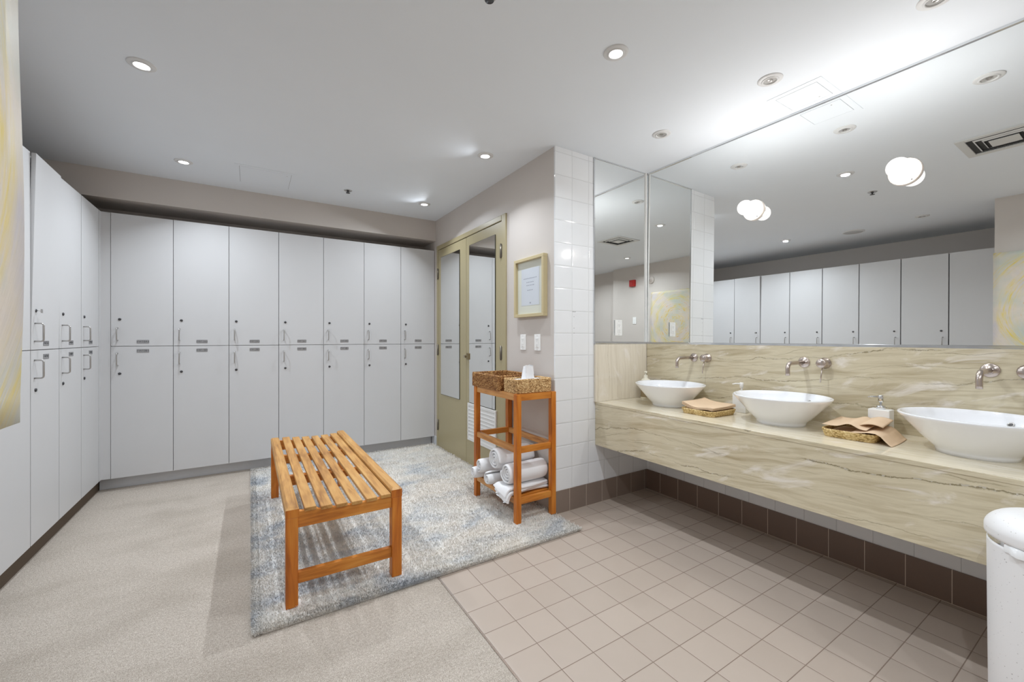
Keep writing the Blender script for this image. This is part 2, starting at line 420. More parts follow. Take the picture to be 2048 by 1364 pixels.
# tiny drill marks on the tiled end wall
dm = MB()
for px, pz in ((1.862, 1.350), (1.868, 1.350), (1.878, 1.350), (1.884, 1.350), (1.873, 1.316), (1.873, 1.238), (1.873, 1.204)):
    dm.lathe([(.0022, -.0006), (.0022, 0)], (px, DY, pz), 1, 8)
dmo = dm.build('drill_marks', M['black']); dmo.parent = bpy.data.objects['wall_end']; dmo['kind'] = 'stuff'

# ------------------------------------------------------------------ ceiling fittings
def downlight(x, y, lit, label):
    t = thing('downlight', label, 'ceiling light', (x, y, H), group='recessed ceiling downlights')
    MB().lathe([(.0285, 0), (.0285, -.007), (.031, -.009), (.036, -.0095), (.037, -.006), (.040, -.006), (.052, -.0045), (.055, -.002), (.055, 0)], seg=40, cap=False).build('trim_ring', M['trimw'], t)
    MB().lathe([(0, -.004), (.0288, -.004)], seg=32, cap=False).build('lens', M['lit'] if lit else M['dark_lens'], t)
    if not lit:
        MB().lathe([(.006, -.0045), (.009, -.0075), (.0125, -.0050)], seg=20, cap=False).build('lamp_holder', M['steel'], t)
    if lit:
        ld = bpy.data.lights.new('downlight_lamp', 'AREA'); ld.energy = DOWN_E * lit; ld.color = (.915, .985, 1.055)
        ld.shape = 'DISK'; ld.size = .05; ld.spread = math.radians(152)
        lo = bpy.data.objects.new('downlight_lamp', ld); COL.objects.link(lo); lo.parent = t; lo.location = (0, 0, -.0115)
        lo.rotation_euler = (math.radians(-14 if y > 3 else 0), math.radians(26 if x > 1.3 and y > 2 else (-12 if x < 0 else 0)), 0)   # swivel heads turned away from the nearest wall
    return t
for x, y, lit, lab in [
    (-.43, 2.561, 1, 'lit round downlight over the carpet nearest the left lockers'),
    (-.409, 3.806, 1, 'lit round downlight nearest the locker corner, left of the square ceiling hatch'),
    (1.391, 2.554, 1, 'lit round downlight above the picture on the wall beside the double doors'),
    (1.403, 3.788, 1, 'lit round downlight nearest the far end of the double doors'),
    (1.383, 1.322, 1, 'lit round downlight in the middle of the ceiling in front of the tiled pier'),
    (2.172, 1.054, 0, 'unlit round downlight above the middle sink, beside the ceiling hatch'),
    (2.176, 1.697, 0, 'unlit round downlight nearest the tiled end wall'),
    (2.184, .470, 0, 'unlit round downlight above the third sink, cut by the top of the picture'),
    (-.45, 1.32, 0, 'unlit round downlight seen in the big mirror beyond the round speaker'),
    (.32, -.12, 1, 'lit round downlight seen only in the narrow end mirror'),
    (1.38, -1.25, 1, 'unseen added fill downlight over the tiled floor behind the viewpoint'),  # unseen lamp, added as fill light for the room
    (.32, -1.25, 1, 'unseen added fill downlight at the border of carpet and tiles behind the viewpoint')]:  # second added lamp out of view, brightens the room
    downlight(x, y, lit, lab)

def sprinkler(x, y, label):
    t = thing('sprinkler', label, 'sprinkler', (x, y, H), group='ceiling sprinklers')
    MB().lathe([(0, -.004), (.012, -.004), (.030, -.003), (.034, 0)], seg=28, cap=False).build('escutcheon', M['steel'], t)
    MB().lathe([(.009, 0), (.009, -.010), (.005, -.012), (.005, -.019), (0, -.019)], seg=16, cap=False).build('nozzle', M['dark_metal'], t)
    d = MB()
    d.lathe([(.004, -.019), (.017, -.021), (.017, -.0225), (0, -.0225)], seg=20, cap=False)
    for sx in (-1, 1): d.tube([(sx * .009, 0, -.008), (sx * .012, 0, -.015), (sx * .003, 0, -.021)], .0016, 6)
    d.build('deflector', M['dark_metal'], t)
sprinkler(.715, 3.795, 'small metal sprinkler between the two far ceiling downlights')
sprinkler(.752, 1.35, 'small metal sprinkler at the top edge of the picture, also seen in the mirror')

def hatch(x0, x1, y0, y1, label):
    t = thing('access_hatch', label, 'ceiling hatch', ((x0 + x1) / 2, (y0 + y1) / 2, H))
    o = t.location
    m = MB(); f = .030
    m.box(x0, x1, y0, y0 + f, H - .002, H).box(x0, x1, y1 - f, y1, H - .002, H).box(x0, x0 + f, y0 + f, y1 - f, H - .002, H).box(x1 - f, x1, y0 + f, y1 - f, H - .002, H)
    m.build('hatch_frame', M['ceil'], t, org=o)
    MB().box(x0 + f, x1 - f, y0 + f, y1 - f, H - .0004, H).build('hatch_gap', M['socket'], t, org=o)
    MB().box(x0 + f + .002, x1 - f - .002, y0 + f + .002, y1 - f - .002, H - .0024, H - .0004).build('hatch_door', M['ceil'], t, org=o)
    MB().lathe([(0, -.003), (.004, -.003), (.004, -.0015)], (x1 - f - .03, y0 + f + .05, H), seg=10).build('hatch_latch', M['locker_core'], t, org=o)
hatch(-.10, .305, 3.64, 4.07, 'square painted access hatch in the ceiling by the back soffit')
hatch(2.352, 2.600, .907, 1.159, 'square painted access hatch in the ceiling over the vanity mirror')

t = thing('air_vent', 'square ceiling air diffuser seen in both mirrors', 'vent', (1.22, .55, H)); o = t.location
m = MB(); a, b = .19, .15
m.box(1.22 - a, 1.22 + a, .55 - a, .55 - b, H - .008, H).box(1.22 - a, 1.22 + a, .55 + b, .55 + a, H - .008, H)
m.box(1.22 - a, 1.22 - b, .55 - b, .55 + b, H - .008, H).box(1.22 + b, 1.22 + a, .55 - b, .55 + b, H - .008, H)
m.build('vent_frame', M['vent'], t, .001, o)
MB().box(1.22 - b, 1.22 + b, .55 - b, .55 + b, H - .0015, H).build('vent_cavity', M['dark'], t, org=o)
for k, (ra, rb) in enumerate(((.122, .112), (.088, .080))):
    mm = MB()
    for q in range(4):
        c_, s_ = [(1, 0), (0, 1), (-1, 0), (0, -1)][q]
        pts = [(ra, -ra, -.002), (ra, ra, -.002), (rb, rb, -.009), (rb, -rb, -.009)]
        mm.add([(1.22 + x * c_ - y * s_, .55 + x * s_ + y * c_, H + z) for x, y, z in pts], [(0, 1, 2, 3)])
    mm.build('vent_cone', M['vent'], t, org=o)
MB().box(1.22 - .062, 1.22 + .062, .55 - .062, .55 + .062, H - .012, H - .009).build('vent_centre_plate', M['vent'], t, org=o)

t = thing('ceiling_speaker', 'flat round white ceiling speaker seen in the big mirror', 'speaker', (-.60, 1.93, H))
MB().lathe([(0, -.010), (.085, -.010), (.087, -.009)], seg=40, cap=False).build('speaker_grille', M['speaker'], t)
MB().lathe([(.087, -.009), (.090, -.012), (.102, -.008), (.104, 0)], seg=40, cap=False).build('speaker_ring', M['trimw'], t)

# ------------------------------------------------------------------ lockers
def number_plate(txt, x, z, parent):
    cu = bpy.data.curves.new('plate_text', 'FONT'); cu.body = txt; cu.size = .0195; cu.align_x = 'CENTER'; cu.align_y = 'CENTER'; cu.extrude = .0003
    to = bpy.data.objects.new('plate_text', cu); COL.objects.link(to)
    bpy.context.view_layer.update()
    me = bpy.data.meshes.new_from_object(to.evaluated_get(bpy.context.evaluated_depsgraph_get()))
    m = MB().box(x - .037, x + .037, -.0015, 0, z - .0135, z + .0135, 0)
    for a0, a1, b0, b1 in ((-.035, .035, .0105, .0117), (-.035, .035, -.0117, -.0105), (-.035, -.0338, -.0105, .0105), (.0338, .035, -.0105, .0105)):
        m.box(x + a0, x + a1, -.0018, -.0015, z + b0, z + b1, 1)
    vs = [(x + v.co.x, -.0017 - v.co.z, z + v.co.y) for v in me.vertices]
    m.add(vs, [tuple(p.vertices) for p in me.polygons], 1)
    bpy.data.objects.remove(to); bpy.data.meshes.remove(me); bpy.data.curves.remove(cu)
    return m.build('number_plate', [M['plate'], M['ink']], parent, normals=False)

def make_locker(W=PITCH, depth=.32):
    t = thing('locker', '', 'locker')
    MB().box(.001, W - .001, .0185, depth, .097, 2.124).build('carcass', M['locker_core'], t)
    for z0, z1, nm in ((.097, 1.1045, 'lower'), (1.1085, 2.126, 'upper')):
        d = MB().box(.0018, W - .0018, 0, .018, z0, z1).build('door', M['locker'], t, .0008, seg=1)
        up = nm == 'upper'
        h0, h1 = (1.153, 1.247) if up else (.960, 1.054)
        pts = [(.040, 0, h0)]
        for k in range(5):
            a = k / 4 * PI / 2; pts.append((.040, -.024 - .010 * math.sin(a), h0 + .010 - .010 * math.cos(a)))
        pts += [(p[0], p[1], h0 + h1 - p[2]) for p in pts[::-1]]
        hd = MB().tube(pts, .0042, 10).build('handle', M['steel'], d)
        zl = 1.314 if up else .897
        MB().lathe([(.0095, 0), (.0095, -.004), (.0065, -.006), (0, -.006)], (.052, 0, zl), 1, 18).build('lock', M['dark_metal'], d)
    return t

proto = make_locker()
def place_locker(x, y, rz, num, label, group, first=[True]):
    if first[0]: t = proto; first[0] = False
    else: t = copy_tree(proto_clean)
    t.location = (x, y, 0); t.rotation_euler = (0, 0, rz); t['label'] = label; t['group'] = group; t['category'] = 'locker'
    drs = sorted([c for c in bpy.data.objects if c.parent == t and c.name.startswith('door')], key=lambda d: min(v.co.z for v in d.data.vertices))
    number_plate('<W%dB>' % num, .187, 1.0695, drs[0])
    number_plate('<W%dA>' % num, .187, 1.1415, drs[1])
    return t, drs
# copies are made from the bare prototype before plates are added
proto_clean = copy_tree(proto)
backlab = ['tall white two-door locker marked W10A and W10B, first in the back row from the corner',
           'tall white two-door locker marked W11A and W11B, second in the back row from the corner',
           'tall white two-door locker marked W12A and W12B, just left of the bench top',
           'tall white two-door locker marked W13A and W13B, directly behind the left side of the bench',
           'tall white two-door locker marked W14A and W14B, directly behind the right side of the bench',
           'tall white two-door locker marked W15A and W15B, second from the double doors',
           'tall white two-door locker marked W16A and W16B, beside the double doors']
for k in range(7):
    place_locker(-.900 + PITCH * k , BY, 0, 10 + k, backlab[k], 'lockers in the back row')
LP = .378
leftlab = ['tall white two-door locker in the left row, touching the corner with the back row',
           'tall white two-door locker in the left row, second from the corner',
           'tall white locker in the left row whose upper door leans out ajar at the top',
           'tall white locker in the left row, partly hidden by the painting edge',
           'white locker of the left row seen in the mirror, fifth from the far corner',
           'white locker of the left row seen in the mirror, sixth from the far corner',
           'white locker of the left row seen in the mirror, seventh from the far corner',
           'white locker of the left row seen in the mirror, second from the painting wall',
           'white locker of the left row seen in the mirror, touching the painting wall']
for k in range(9):
    y0 = 3.880 - LP * k
    t, drs = place_locker(LX, y0, PI / 2, 9 - k, leftlab[k], 'lockers in the left row')
    if k == 2:   # warped door, open at the top
        me = drs[1].data.copy(); drs[1].data = me
        for v in me.vertices:
            f = max(0, (v.co.z - 1.12)) / 1.006
            v.co.y -= f * (.019 + (.009 - .019) * (v.co.x / PITCH))
        key = MB().tube([(.052, -.004, 1.314), (.052, -.022, 1.312)], .0016, 6).box(.045, .060, -.026, -.022, 1.302, 1.322).build('key', M['steel'], drs[1])
for o in [proto_clean] + [c for c in bpy.data.objects if c.parent == proto_clean] + [g for g in bpy.data.objects if g.parent and g.parent.parent == proto_clean]:
    bpy.data.objects.remove(o)

# ------------------------------------------------------------------ double doors
fr = MB()
fr.box(CX - .012, 1.80, 4.182, 4.2255, 0, 2.157).box(CX - .012, 1.80, 2.7905, 2.856, 0, 2.157).box(CX - .012, 1.80, 2.856, 4.182, 2.112, 2.1565)
structure(fr.build('trim_4', M['khaki'], None, .004), 'khaki painted frame of the double doors')
def hinge(parent, y, z, org):
    m = MB().lathe([(.0065, -.058), (.0065, .058)], (CX - .014, y, z), 2, 12)
    m.box(CX - .0135, CX - .0105, y - .018, y + .018, z - .05, z + .05)
    return m.build('hinge', M['hinge'], parent, org=org)
def door_leaf(n, y0, y1, label):
    o = (CX, (y0 + y1) / 2, 0)
    d = thing('door_%d' % n, label, 'door', o); d['kind'] = 'structure'
    box('door_panel', M['khaki'], CX - .008, CX + .034, y0, y1, .006, 2.106, d, .0015, o)
    return d, o
d1, o1 = door_leaf(1, 3.504, 4.179, 'khaki door leaf of the double doors beside the back lockers')
d2, o2 = door_leaf(2, 2.859, 3.500, 'khaki door leaf with louvred grille at its foot')
def door_mirror(d, o, y0, y1, z0, z1):
    g = box('mirror_panel', M['mirror'], CX - .0135, CX - .0085, y0, y1, z0, z1, d, 0, o)
    box('mirror_edge', M['black'], CX - .0132, CX - .0082, y0 - .004, y1 + .0008, z0 - .003, z1 + .003, g, 0, o)
door_mirror(d1, o1, 3.645, 4.100, .582, 2.018); door_mirror(d2, o2, 2.958, 3.430, .582, 2.017)
for z in (1.856, 1.045, .245): hinge(d1, 4.186, z, o1)
for z in (1.868, 1.050, .25): hinge(d2, 2.862, z, o2)
g = MB(); y0, y1, z0, z1 = 2.930, 3.450, .238, .575; f = .024
g.box(CX - .022, CX - .008, y0, y1, z1 - f, z1).box(CX - .022, CX - .008, y0, y1, z0, z0 + f).box(CX - .022, CX - .008, y0, y0 + f, z0 + f, z1 - f).box(CX - .022, CX - .008, y1 - f, y1, z0 + f, z1 - f)
gr = g.build('louvre_grille', M['grille_white'], d2, .001, o2, 1)
sl = MB(); n = 9
for k in range(n):
    za = z0 + f + (z1 - z0 - 2 * f) * k / n; zb = za + (z1 - z0 - 2 * f) / n
    sl.prism([(CX - .022, za + .001), (CX - .019, za), (CX - .0095, zb + .004), (CX - .0125, zb + .006)], 1, y0 + f, y1 - f)
sl.build('louvre_blades', M['grille_white'], gr, org=o2)
lk = MB().box(CX - .022, CX - .008, 3.425, 3.478, .972, 1.030).lathe([(.0, -.030), (.011, -.030), (.011, -.022)], (CX, 3.492, 1.0), 0, 14)
lk.build('lock_plate', M['brass'], d2, .002, o2)
MB().lathe([(.013, -.026), (.015, -.020), (.010, -.008)], (CX, 3.505, 1.0), 0, 16).build('lock_knob', M['steel'], d1, org=o1)

# ------------------------------------------------------------------ picture, outlets, switches
t = thing('framed_notice', 'framed printed notice in a deep pale wood frame beside the double doors', 'picture', (CX, 2.45, 1.53)); o = t.location
ya, yb, za, zb, dp = 2.262, 2.632, 1.322, 1.748, .036; f = .022
m = MB().box(CX - dp, CX, ya, yb, zb - f, zb).box(CX - dp, CX, ya, yb, za, za + f).box(CX - dp, CX, ya, ya + f, za + f, zb - f).box(CX - dp, CX, yb - f, yb, za + f, zb - f)
m.build('frame', M['frame_wood'], t, .0015, o)
box('mat_board', M['mat_board'], CX - .014, CX - .002, ya + f, yb - f, za + f, zb - f, t, 0, o)
pa = box('paper_sheet', M['paper'], CX - .015, CX - .0142, 2.335, 2.560, 1.405, 1.672, t, 0, o)
ln = MB()
for z, wd in ((1.60, .168), (1.572, .094), (1.55, .094), (1.515, .07)):
    y = 2.4475 + wd / 2; rnd = random.Random(int(z * 1000))
    while y > 2.4475 - wd / 2:
        L = rnd.uniform(.006, .018); ln.box(CX - .0154, CX - .0151, y - L, y, z - .003, z + .003); y -= L + .005
ln.box(CX - .0154, CX - .0151, 2.437, 2.455, 1.418, 1.428)
ln.build('print_lines', M['print_ink'], pa, org=o)
MB().add([(CX - .018, ya + f, za + f), (CX - .018, yb - f, za + f), (CX - .018, yb - f, zb - f), (CX - .018, ya + f, zb - f)], [(0, 1, 2, 3)]).build('picture_glass', M['glass'], t, org=o)

def outlet(name, label, cat, origin, fwd, kind):
    """plate in the plane facing fwd ('-x', '-y' or '+x'), origin at its centre"""
    t = thing(name, label, cat, origin, {'-y': 0, '-x': -PI / 2, '+x': PI / 2}[fwd])
    MB().box(-.036, .036, -.006, 0, -.0575, .0575).build('cover_plate', M['white_plastic'], t, .002)
    ins = MB().box(-.0165, .0165, -.0085, -.006, -.0335, .0335).build('insert', M['white_plastic'], t, .001)
    s = MB()
    if kind == 'outlet':
        for dz in (-.019, .019):
            s.box(-.0075, -.0055, -.0088, -.0084, dz - .004, dz + .005).box(.0055, .0075, -.0088, -.0084, dz - .004, dz + .005).lathe([(.0022, -.0088), (.0022, -.0084)], (0, 0, dz - .010), 1, 8)
        s.build('socket_slots', M['socket'], ins)
    s2 = MB()
    for dz in (-.048, .048): s2.lathe([(0, -.0072), (.0025, -.0068), (.0025, -.006)], (0, 0, dz), 1, 10)
    s2.build('plate_screws', M['steel'], t)
    return t
outlet('wall_outlet', 'white duplex outlet under the framed notice, nearest the double doors', 'outlet', (CX, 2.555, 1.139), '-x', 'outlet')
outlet('wall_outlet', 'white duplex outlet under the framed notice, nearest the tiled pier', 'outlet', (CX, 2.374, 1.139), '-x', 'outlet')
outlet('wall_outlet', 'white duplex outlet mounted on the narrow end mirror', 'outlet', (2.291, DY - .008, 1.246), '-y', 'outlet')
outlet('wall_switch', 'white switch on the front left wall seen in the end mirror', 'switch', (NX, -.50, 1.52), '+x', 'switch')
t = thing('fire_alarm', 'square red fire alarm on the wall seen in the end mirror', 'fire alarm', (NX, -.54, 2.155), PI / 2)
MB().box(-.058, .058, -.04, 0, -.055, .055).build('alarm_body', M['red'], t, .004)
MB().box(-.030, .030, -.045, -.04, -.030, .012).build('alarm_lens', M['red'], t, .002)

# painting on the near wall
def art_mat():
    t = NT('swirl_paint'); s = t.sep(t.pos()); p = t.pos()
    dy = t.math('SUBTRACT', s[1], .33); dz = t.math('SUBTRACT', s[2], 1.46)
    r = t.math('SQRT', t.math('ADD', t.math('MULTIPLY', dy, dy), t.math('MULTIPLY', dz, dz)))
    ang = t.math('ARCTAN2', dz, dy)
    n = t.noise(p, 7, 5, .6)
    ph = t.math('ADD', t.math('MULTIPLY_ADD', r, 42, t.math('MULTIPLY', ang, 1.0)), t.math('MULTIPLY', n, 5))
    band = t.math('MULTIPLY_ADD', t.math('SINE', ph), .5, .5)
    pol = t.comb(t.math('MULTIPLY', ang, 1.2), t.math('MULTIPLY', r, 28), 0.0)
    br = t.noise(pol, 2.2, 4, .65)
    base = t.ramp(t.noise(p, 4, 4), [(.35, srgb(192, 196, 186)), (.55, srgb(214, 203, 190)), (.7, srgb(200, 194, 198))])
    f = t.math('MULTIPLY', t.math('MULTIPLY', t.math('SUBTRACT', br, .42), 4, clamp=True), band)
    c = t.mix(f, base, srgb(222, 198, 84))
    g = t.math('MULTIPLY', t.math('GREATER_THAN', br, .62), t.math('LESS_THAN', r, .34))
    c = t.mix(t.math('MULTIPLY', g, .7), c, srgb(222, 160, 50))
    t.bump(br, .4, .004)
    return t.set(c, .6)
M['art'] = art_mat()
def frame_edge(u, v): pass
m = MB()
def canvas(u, v):
    y = -.138 + .960 * v; z = 1.057 + .905 * u
    return (NX + .004 + .003 * math.sin(z * 9 + y * 3) * (1 if 0 < u < 1 else .6), y, z)
m.sheet(canvas, 24, 20, thick=.036)
tag(m.build('painting', M['art']), 'large unframed canvas with yellow swirls on the near left wall', 'painting')

# ------------------------------------------------------------------ mirrors over the vanity
TILT = .0095
def mx(z): return EX - .0004 - TILT * (H - z)
t = thing('wall_mirror', 'long frameless wall mirror above the stone splash, reaching the ceiling', 'mirror', (EX, .8, 1.139)); o = t.location
MB().prism([(mx(1.139), 1.139), (EX, 1.139), (EX, H - .002), (mx(H - .002), H - .002)], 1, -.65, DY - .006).build('mirror_glass', M['mirror'], t, org=o)
MB().box(EX - .022, EX, -.65, DY - .009, 1.1255, 1.1385).build('bottom_channel', M['chrome'], t, .001, o)
MB().box(EX - .008, EX, -.65, DY - .009, H - .011, H).build('top_channel', M['chrome'], t, .001, o)
MB().box(EX - .018, EX - .0, DY - .0085, DY - .0025, 1.139, H).build('edge_channel', M['chrome'], t, 0, o)
t = thing('wall_mirror', 'narrow wall mirror on the tiled end wall beside the long mirror', 'mirror', (2.32, DY, 1.139)); o = t.location
MB().box(2.060, 2.592, DY - .006, DY, 1.139, H - .002).build('mirror_glass', M['mirror'], t, org=o)
MB().box(2.056, 2.590, DY - .016, DY, 1.1255, 1.1385).build('bottom_channel', M['chrome'], t, .001, o)
MB().box(2.056, 2.592, DY - .009, DY, H - .009, H).build('top_channel', M['chrome'], t, .001, o)
MB().box(2.052, 2.061, DY - .009, DY, 1.126, H).build('edge_channel', M['chrome'], t, .001, o)
MB().box(2.586, 2.598, DY - .014, DY - .0065, 1.139, H).build('corner_channel', M['white_plastic'], t, .001, o)

# globe lamps
def globe_lamp(loc, rz, lit, label, z0=0):
    """base disc on the plane local x=0, globe towards local -x"""
    t = thing('globe_lamp', label, 'wall lamp', loc, rz, 'glass globe lamps')
    MB().lathe([(.062, 0), (.062, -.010), (.058, -.016), (.045, -.018), (.040, -.024), (.030, -.030), (.024, -.040), (.018, -.044), (0, -.044)], (0, 0, 0), 0, 40, cap=False).build('base_disc', M['porcelain'], t)
    MB().lathe([(.013, -.044), (.013, -.058), (.009, -.060)], (0, 0, 0), 0, 20).build('lamp_cap', M['steel'], t)
    for a in (math.radians(60), math.radians(240)):
        MB().lathe([(0, -.0195), (.0035, -.0185), (.0035, -.016)], (0, .051 * math.cos(a), .051 * math.sin(a)), 0, 10).build('screw', M['dark_metal'], t)
    prof = [(.009, -.056)]
    for k in range(1, 19):
        a = PI * k / 18; r = .044 * math.sin(a)
        if k < 3 and r < .012: continue
        prof.append((max(r, .0), -.056 - .044 + .044 * math.cos(a)))
    MB().lathe(prof, (0, 0, 0), 0, 32, cap=False).build('glass_globe', M['lit_glass' if lit else 'glass'], t)
    fl = MB()
    if lit:
        fl.tube([(-.060, -.008, 0), (-.086, -.014, 0)] + [(-.100 + .014 * math.cos(a), .018 * math.sin(a * .5 - PI / 2), .012 * math.sin(a)) for a in [k * PI / 5 for k in range(11)]] + [(-.086, .014, 0), (-.060, .008, 0)], .0011, 6)
        fl.build('bulb_core', M['filament'], t)
        ld = bpy.data.lights.new('globe_lamp_light', 'POINT'); ld.energy = GLOBE_E; ld.color = (1, .98, .95); ld.shadow_soft_size = .012
        lo = bpy.data.objects.new('globe_lamp_light', ld); COL.objects.link(lo); lo.parent = t; lo.location = (-.112, 0, 0)
    else:
        fl.tube([(-.058, 0, 0), (-.085, .006, .004), (-.10, 0, .010), (-.09, -.006, 0)], .0012, 6)
        fl.build('bulb_core', M['steel'], t)
    return t
zl = 1.951
globe_lamp((mx(zl), 1.357, zl), 0, 1, 'lit glass globe lamp on the long mirror, nearest the tiled end wall')
globe_lamp((mx(zl), .664, zl), 0, 1, 'lit glass globe lamp on the long mirror, above the second tray of paper towels')
globe_lamp((NX, -.165, 2.17), PI, 0, 'unlit glass globe lamp above the painting, seen in the end mirror')

# ------------------------------------------------------------------ vanity counter and splash
t = thing('vanity_counter', 'long floating vanity counter of veined beige stone with a deep apron', 'counter', (2.34, .8, .414)); o = t.location
ct = box('countertop', M['stone_top'], 2.066, EX - .001, -.65, DY - .001, .701, .719, t, .001, o)
ct.data.materials.append(M['stone_apron'])
for p in ct.data.polygons:
    if p.normal.x < -.8: p.material_index = 1
box('apron', M['stone_apron'], 2.068, 2.088, -.65, DY - .001, .414, .7005, t, .001, o)
box('underside_panel', M['white_plastic'], 2.088, EX - .001, -.65, DY - .001, .62, .64, t, 0, o)
tag(box('splash_panel', M['stone_splash'], 2.591, EX - .001, -.65, DY - .0175, .719, 1.125, None, .001), 'long veined beige stone splash below the long mirror', 'splashback')
tag(box('splash_panel', M['stone_end'], 2.056, 2.590, DY - .0175, DY - .001, .7195, 1.125, None, .001), 'short pale stone splash with upright veins on the tiled end wall', 'splashback')

# ------------------------------------------------------------------ sinks
def make_sink():
    t = thing('vessel_sink', '', 'sink')
    rz, R = .148, .226
    out = [(.0, .0), (.112, 0), (.1135, .012), (.118, .020)]
    for k in range(1, 13):
        a = k / 12; out.append((.118 + (R - .118) * (a ** .92), .020 + (rz - .026) * a))
    out += [(R + .0005, rz - .003), (R - .002, rz), (R - .008, rz + .0005), (R - .013, rz - .002)]
    inn = []
    for k in range(1, 15):
        a = 1 - k / 14; inn.append((.018 + (R - .033) * (a ** .62), .026 + (rz - .032) * a ** 1.6))
    m = MB().lathe(out + inn, seg=72, cap=False, sx=.936)
    m.build('bowl', M['ceramic'], t)
    MB().lathe([(.0, .029), (.014, .031), (.019, .029), (.020, .026)], seg=24, cap=False).build('drain', M['chrome'], t)
    # overflow fitting on the wall side facing the room
    a = .80; r = .018 + (R - .033) * (a ** .62); z = .026 + (rz - .032) * a ** 1.6
    dr = (.62 * (R - .033) * a ** -.38); dz = 1.6 * (rz - .032) * a ** .6
    nrm = Vector((-dz, 0, dr)).normalized()
    m = MB().lathe([(0, .0012), (.007, .0012), (.0075, .003), (.0105, .003), (.0115, 0)], seg=24, cap=False)
    q = Vector((0, 0, 1)).rotation_difference(nrm)
    m.v = [tuple(q @ Vector(v) + Vector((r * .945 - .001, 0, z))) for v in m.v]
    of = m.build('overflow_ring', M['chrome'], t); of.rotation_euler = (0, 0, -math.radians(22))
    m = MB().lathe([(0, .0015), (.0072, .0015)], seg=16, cap=False); m.v = [tuple(q @ Vector(v) + Vector((r * .945 - .001, 0, z))) for v in m.v]
    oh = m.build('overflow_hole', M['dark_metal'], of)
    return t
sinks = [(1.788, 'white round vessel sink nearest the tiled end wall'), (1.10, 'white round vessel sink in the middle, between the two trays of paper towels'), (.40, 'white round vessel sink cut by the picture edge, above the pedal bin')]
s0 = make_sink()
for k, (y, lab) in enumerate(sinks):
    s = s0 if k == 0 else copy_tree(s0)
    s.location = (2.3755, y, .7192); s['label'] = lab; s['group'] = 'vessel sinks on the vanity'

def make_faucet():
    t = thing('wall_faucet', '', 'faucet')
    MB().lathe([(.0, 0), (.029, 0), (.029, -.004), (.026, -.006), (.014, -.0065), (.014, -.014), (0, -.014)], (0, 0, 0), 0, 32, cap=False).build('spout_flange', M['nickel'], t)
    pts = [(0, 0, 0), (-.10, 0, 0), (-.150, 0, -.0005)]
    for k in range(1, 9):
        a = k / 8 * PI / 2; pts.append((-.155 - .032 * math.sin(a), 0, -.032 + .032 * math.cos(a)))
    pts += [(-.187, 0, -.05), (-.187, 0, -.064)]
    MB().tube(pts, .0105, 18).build('spout', M['nickel'], t)
    h = MB().lathe([(.0, 0), (.029, 0), (.029, -.006), (.0235, -.008), (.0235, -.052), (.0215, -.0545), (0, -.0545)], (0, -.099, 0), 0, 32, cap=False).build('mixer_body', M['nickel'], t)
    MB().tube([(-.040, -.101, -.018), (-.050, -.100, -.060), (-.056, -.098, -.100)], [.0032, .0032, .003], 10).build('lever', M['nickel'], h)
    return t
f0 = make_faucet()
for k, (y, lab) in enumerate([(1.752, 'brushed nickel wall faucet over the sink nearest the end wall'), (1.079, 'brushed nickel wall faucet over the middle sink'), (.397, 'brushed nickel wall faucet over the sink at the picture edge')]):
    s = f0 if k == 0 else copy_tree(f0)
    s.location = (2.591, y, 1.036); s['label'] = lab; s['group'] = 'wall faucets over the vanity'

# ------------------------------------------------------------------ woven trays and baskets
def rrect(hx, hy, r, u):
    """point and outward normal on a rounded rectangle, u in 0..1 by arc length"""
    L = [2 * (hx - r), PI / 2 * r, 2 * (hy - r), PI / 2 * r] * 2
    tot = sum(L); s = (u % 1) * tot; i = 0
    while s > L[i]: s -= L[i]; i += 1
    if i == 0: return (-(hx - r) + s, -hy), (0, -1)
    if i == 2: return (hx, -(hy - r) + s), (1, 0)
    if i == 4: return ((hx - r) - s, hy), (0, 1)
    if i == 6: return (-hx, (hy - r) - s), (-1, 0)
    cx, cy, a0 = {1: (hx - r, -(hy - r), -PI / 2), 3: (hx - r, hy - r, 0), 5: (-(hx - r), hy - r, PI / 2), 7: (-(hx - r), -(hy - r), PI)}[i]
    a = a0 + s / r; return (cx + r * math.cos(a), cy + r * math.sin(a)), (math.cos(a), math.sin(a))
